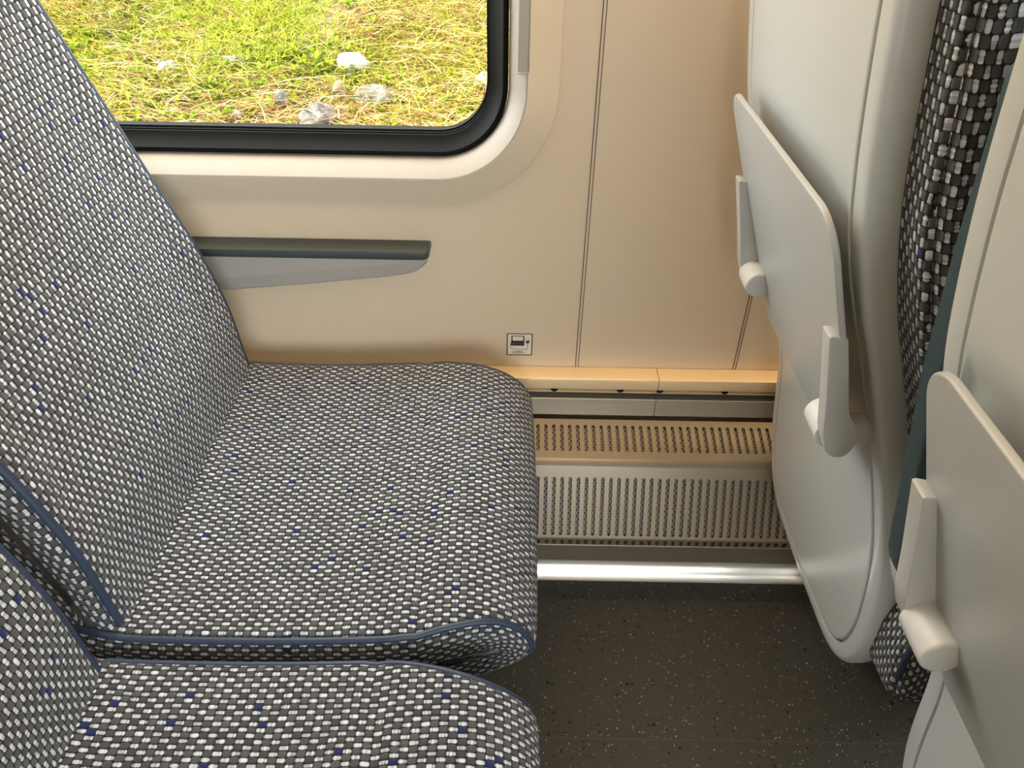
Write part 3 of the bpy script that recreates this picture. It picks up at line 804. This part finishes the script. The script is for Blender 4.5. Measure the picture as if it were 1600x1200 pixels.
        b = MB(); b.box(hx-0.004-o.x, XS(hz)+0.012-o.x, min(yi, yi+inner*0.020)-o.y, max(yi, yi+inner*0.020)-o.y, hz-0.012-o.z, hz+0.012-o.z)
        b.build('hinge_bracket', M_ARM, tr, bevel=0.002)
    # ---- frame below
    b = MB(); b.box(0.58-o.x, 0.88-o.x, YC-0.10-o.y, YC+0.12-o.y, 0.315-o.z, 0.353-o.z); b.build('seat_pan', M_BASE, root, bevel=0.006)
    b = MB(); b.box(0.66-o.x, 0.78-o.x, YC-0.05-o.y, YC+0.05-o.y, 0.0-o.z, 0.318-o.z); b.build('pedestal', M_BASE, root, bevel=0.01)
    return root

front_window = make_seat()
tag(front_window, 'seat ahead beside the wall seen from behind, grey shell back with folded tray', 'seat', 'train seats upholstered in woven blue-flecked moquette')
front_aisle = copy_tree(front_window); front_aisle.location.y += DY
tag(front_aisle, 'aisle seat ahead cut off by the right edge, grey shell back with folded tray', 'seat')
left_window = copy_tree(front_window); left_window.location.x += DX
tag(left_window, 'empty woven grey seat under the window with blue piping along its side', 'seat')
left_aisle = copy_tree(front_window); left_aisle.location.x += DX; left_aisle.location.y += DY
tag(left_aisle, 'nearest empty woven seat cut off by the lower left corner', 'seat')

# folding armrest between the two seats ahead (raised)
def mid_armrest():
    root = empty('folding_armrest', (0.40, 0.487, 0.58)); o = Vector(root.location)
    f = [(0.3045, 1.075), (0.3085, 1.035), (0.3155, 0.955), (0.3275, 0.850), (0.3600, 0.662), (0.3655, 0.633), (0.3725, 0.618)]
    bk = [(0.381, 0.607), (0.398, 0.607), (0.405, 0.617), (0.400, 0.66), (0.372, 0.85), (0.356, 0.96), (0.345, 1.07), (0.335, 1.088), (0.315, 1.088)]
    P = resample(np.array(f+bk), 90, True)
    slab('arm_pad', P, lambda a, b_, h: (a-o.x, h-o.y, b_-o.z), 0.4775, 0.5075, 0.005, M_TEAL, root)
    q = [(0.375, 0.624), (0.379, 0.602), (0.389, 0.580), (0.402, 0.560), (0.420, 0.545), (0.470, 0.545), (0.470, 0.60), (0.43, 0.66), (0.396, 0.668)]
    P = resample(catmull(q, 6, True), 70, True)
    slab('arm_bracket', P, lambda a, b_, h: (a-o.x, h-o.y, b_-o.z), 0.4775, 0.509, 0.004, M_ARM, root)
    tag(root, 'raised dark teal armrest between the two seats ahead', 'armrest')
    return root
ar1 = mid_armrest()

# ------------------------------------------------------------------ outside: embankment, grass, stones
SL = 0.364
def gz(x, y): return 0.16+SL*(y-3.2)+0.42*np.maximum(0, y-5.2)+0.03*np.sin(x*2.1+y*1.3)+0.02*np.sin(x*5.3-y*3.1)  # beyond the visible bank an unseen steeper rise, added to block low sky
def ground_material():
    m = bpy.data.materials.new('embankment_soil'); m.use_nodes = True
    t = m.node_tree; b = t.nodes['Principled BSDF']; g = NG(m)
    tc = t.nodes.new('ShaderNodeTexCoord')
    n1 = t.nodes.new('ShaderNodeTexNoise'); n1.inputs['Scale'].default_value = 3; n1.inputs['Detail'].default_value = 8
    n2 = t.nodes.new('ShaderNodeTexNoise'); n2.inputs['Scale'].default_value = 40; n2.inputs['Detail'].default_value = 8
    for n in (n1, n2): t.links.new(tc.outputs['Object'], n.inputs['Vector'])
    c = g.mix(g.smooth(n2.outputs[0], 0.35, 0.65), lin((78, 58, 38)), lin((112, 92, 62)))
    c = g.mix(g.smooth(n1.outputs[0], 0.35, 0.6), c, lin((96, 94, 38)))
    t.links.new(c, b.inputs['Base Color']); b.inputs['Roughness'].default_value = 1.0
    bp = t.nodes.new('ShaderNodeBump'); bp.inputs['Distance'].default_value = 0.02; t.links.new(n2.outputs[0], bp.inputs['Height']); t.links.new(bp.outputs[0], b.inputs['Normal'])
    return m
xs = np.linspace(-7, 6, 90); ys = np.r_[np.linspace(1.6, 6, 60), np.linspace(6.5, 16, 20)]
V = [(x, y, float(gz(x, y))) for y in ys for x in xs]; nx = len(xs)
F = [(j*nx+i, j*nx+i+1, (j+1)*nx+i+1, (j+1)*nx+i) for j in range(len(ys)-1) for i in range(nx-1)]
tag(mk('ground', V, F, ground_material()), 'grassy bank rising outside the window', kind='structure')

def vnoise(x, y, sc, seed):
    """cheap smooth value noise"""
    r = np.random.default_rng(seed); T = r.random((64, 64)); u, v = x*sc+100, y*sc+100
    i, j = np.floor(u).astype(int), np.floor(v).astype(int); a, b = u-i, v-j; a = a*a*(3-2*a); b = b*b*(3-2*b)
    g = lambda p, q: T[p % 64, q % 64]
    return g(i, j)*(1-a)*(1-b)+g(i+1, j)*a*(1-b)+g(i, j+1)*(1-a)*b+g(i+1, j+1)*a*b

def blades(name, n, hmin, hmax, wid, lean, m, dens, label, cat, seed, xr=(-3.0, 0.35), yr=(2.75, 5.0)):
    r = np.random.default_rng(seed)
    x = r.uniform(*xr, n*3); y = r.uniform(*yr, n*3)
    keep = r.random(n*3) < dens(x, y); x, y = x[keep][:n], y[keep][:n]; n = len(x)
    z = gz(x, y)-0.004
    h = r.uniform(hmin, hmax, n); az = r.uniform(0, 2*math.pi, n); ln = r.uniform(lean[0], lean[1], n); w = wid*r.uniform(0.6, 1.4, n)
    fa = r.uniform(0, 2*math.pi, n)
    dx, dy = np.cos(az), np.sin(az); px, py = np.cos(fa), np.sin(fa)
    cu = r.uniform(0.2, 1.2, n); rnd = r.random(n)
    pts = []; uv = []
    for t, k in ((0, 1.0), (0.45, 0.85), (0.8, 0.5), (1.0, 0.0)):
        ox = dx*ln*h*(t+cu*t*t*0.7); oy = dy*ln*h*(t+cu*t*t*0.7); oz = h*t*(1-0.35*np.minimum(ln, 1.4)*t)
        c = np.stack([x+ox, y+oy, z+oz], 1); s = np.stack([px*w*k/2, py*w*k/2, np.zeros(n)], 1)
        pts += [c-s, c+s] if k > 0 else [c]
    A = np.stack(pts, 1).reshape(-1, 3)
    tri = np.array([[0, 1, 3], [0, 3, 2], [2, 3, 5], [2, 5, 4], [4, 5, 6]])
    Fc = (np.arange(n)[:, None, None]*7+tri[None]).reshape(-1, 3)
    me = bpy.data.meshes.new(name); me.vertices.add(len(A)); me.vertices.foreach_set('co', A.astype(np.float32).ravel())
    me.loops.add(len(Fc)*3); me.loops.foreach_set('vertex_index', Fc.astype(np.int32).ravel())
    me.polygons.add(len(Fc)); me.polygons.foreach_set('loop_start', np.arange(0, len(Fc)*3, 3, dtype=np.int32))
    l = me.uv_layers.new(name='UVMap'); u = np.repeat(rnd, 15); l.data.foreach_set('uv', np.stack([u, u*0], 1).astype(np.float32).ravel())
    me.update(calc_edges=True); me.validate()
    return tag(link(name, me, m), label, cat, kind='stuff')

G1 = blade_material('green_grass', (88, 106, 22), (130, 138, 36), (170, 164, 68))
G2 = blade_material('straw_grass', (122, 76, 50), (162, 126, 82), (212, 192, 138), 0.25)
G3 = blade_material('weed_leaf', (72, 106, 18), (106, 124, 28), (140, 142, 52))
blades('meadow_grass', 42000, 0.03, 0.085, 0.0065, (0.3, 1.3), G1, lambda x, y: np.clip(1.9*vnoise(x, y, 2.3, 1)-0.25+0.35*(y-3.2), 0.08, 1), 'yellow green grass covering the bank outside the window', 'grass', 21)
blades('dry_grass', 26000, 0.03, 0.11, 0.0055, (0.6, 2.2), G2, lambda x, y: np.clip(1.8*vnoise(x, y, 3.1, 2)-0.42+0.8*np.maximum(0, 3.45-y), 0.06, 1), 'dry straw and brown stalks scattered through the grass outside', 'dry grass', 22)
def weeds():
    r = np.random.default_rng(5); V = []; F = []; U = []
    cnt = 0
    while cnt < 900:
        x, y = r.uniform(-2.7, 0.25), r.uniform(2.85, 4.3)
        if r.random() > np.clip(2.0*vnoise(np.array([x]), np.array([y]), 2.9, 6)[0]-0.55-0.5*(y-3.3), 0.02, 1): continue
        cnt += 1; z = float(gz(x, y)); R = r.uniform(0.015, 0.04)
        for k in range(int(r.integers(5, 10))):
            az = r.uniform(0, 2*math.pi); el = r.uniform(0.2, 1.2); L = R*r.uniform(0.6, 1.3); w = L*r.uniform(0.35, 0.6)
            d = np.array([math.cos(az)*math.cos(el), math.sin(az)*math.cos(el), math.sin(el)]); s = np.array([-math.sin(az), math.cos(az), 0]); h0 = np.array([x, y, z+r.uniform(0, 0.03)])
            n = len(V); q = r.random()
            V += [h0, h0+d*L*0.45-s*w/2, h0+d*L*0.45+s*w/2, h0+d*L*0.85-s*w*0.35-np.array([0, 0, L*0.1]), h0+d*L*0.85+s*w*0.35-np.array([0, 0, L*0.1]), h0+d*L*1.1-np.array([0, 0, L*0.22])]
            F += [(n, n+1, n+2), (n+1, n+3, n+4, n+2), (n+3, n+5, n+4)]; U += [(q, 0)]*6
    tag(mk('leafy_weeds', V, F, G3, uv=U, smooth=False), 'low leafy green weeds near the stones outside the window', 'weeds', kind='stuff')
weeds()

def rock(x, y, sx, sy, sz, m, seed, label, rz=0.0, sink=0.3):
    bm = bmesh.new(); bmesh.ops.create_icosphere(bm, subdivisions=4, radius=1.0)
    r = np.random.default_rng(seed)
    pl = [(Vector(r.normal(size=3)).normalized(), r.uniform(0.55, 0.92)) for _ in range(11)]
    fr = [(Vector(r.normal(size=3))*f, r.uniform(0, 6), 0.12/f) for f in (2, 3.3, 5.1, 8.2, 12.5)]
    for v in bm.verts:
        p = v.co.copy()
        for n, d in pl:
            e = p.dot(n)-d
            if e > 0: p -= n*e*0.9
        k = 1+sum(a*math.sin(p.dot(f)+ph) for f, ph, a in fr)
        v.co = Vector((p.x*sx*k, p.y*sy*k, p.z*sz*k))
    me = bpy.data.meshes.new('stone'); bm.to_mesh(me); bm.free()
    me.polygons.foreach_set('use_smooth', [True]*len(me.polygons)); me.set_sharp_from_angle(angle=math.radians(30))
    o = link('stone', me, m); o.location = (x, y, float(gz(x, y))+sz*(1-2*sink)*0.6-0.012); o.rotation_euler = (0.15, 0.1, rz)
    return tag(o, label, 'stone', 'stones in the grass')
R1 = speck_rock('white_limestone', (126, 121, 110), (176, 172, 163))
R2 = speck_rock('grey_stone', (56, 53, 50), (94, 88, 82))
R3 = speck_rock('tan_stone', (92, 77, 57), (134, 122, 96))
rock(-0.72, 3.55, 0.080, 0.06, 0.055, R1, 3, 'bright white jagged stone, highest of those right of centre in the grass', 0.3, 0.1)
rock(-0.60, 3.34, 0.120, 0.08, 0.060, R2, 4, 'broad flat grey stone under dry stalks below the bright white one', 0.1, 0.22)
rock(-0.755, 3.33, 0.032, 0.03, 0.065, R3, 5, 'slim upright cream stone between the two bigger grey ones', 0.5, 0.2)
rock(-0.815, 3.19, 0.085, 0.07, 0.070, R2, 6, 'rounded grey and tan stone just above the window bottom edge', 0.9, 0.2)
rock(-0.98, 3.26, 0.030, 0.03, 0.055, R2, 8, 'small upright grey stone left of the rounded one', 0.2, 0.2)
rock(-0.13, 3.41, 0.060, 0.05, 0.065, R3, 9, 'pale tan stone at the right corner of the window', 0.7, 0.2)
rock(-1.49, 3.44, 0.055, 0.04, 0.035, R1, 10, 'small white stone in grass near the seat back', 1.2, 0.2)
rock(-1.20, 3.48, 0.075, 0.05, 0.030, R2, 12, 'flat grey stone half buried in brown grass', 0.2, 0.3)
rock(-1.14, 3.17, 0.025, 0.025, 0.028, R1, 13, 'tiny pale stone close to the window bottom edge', 0.2, 0.2)
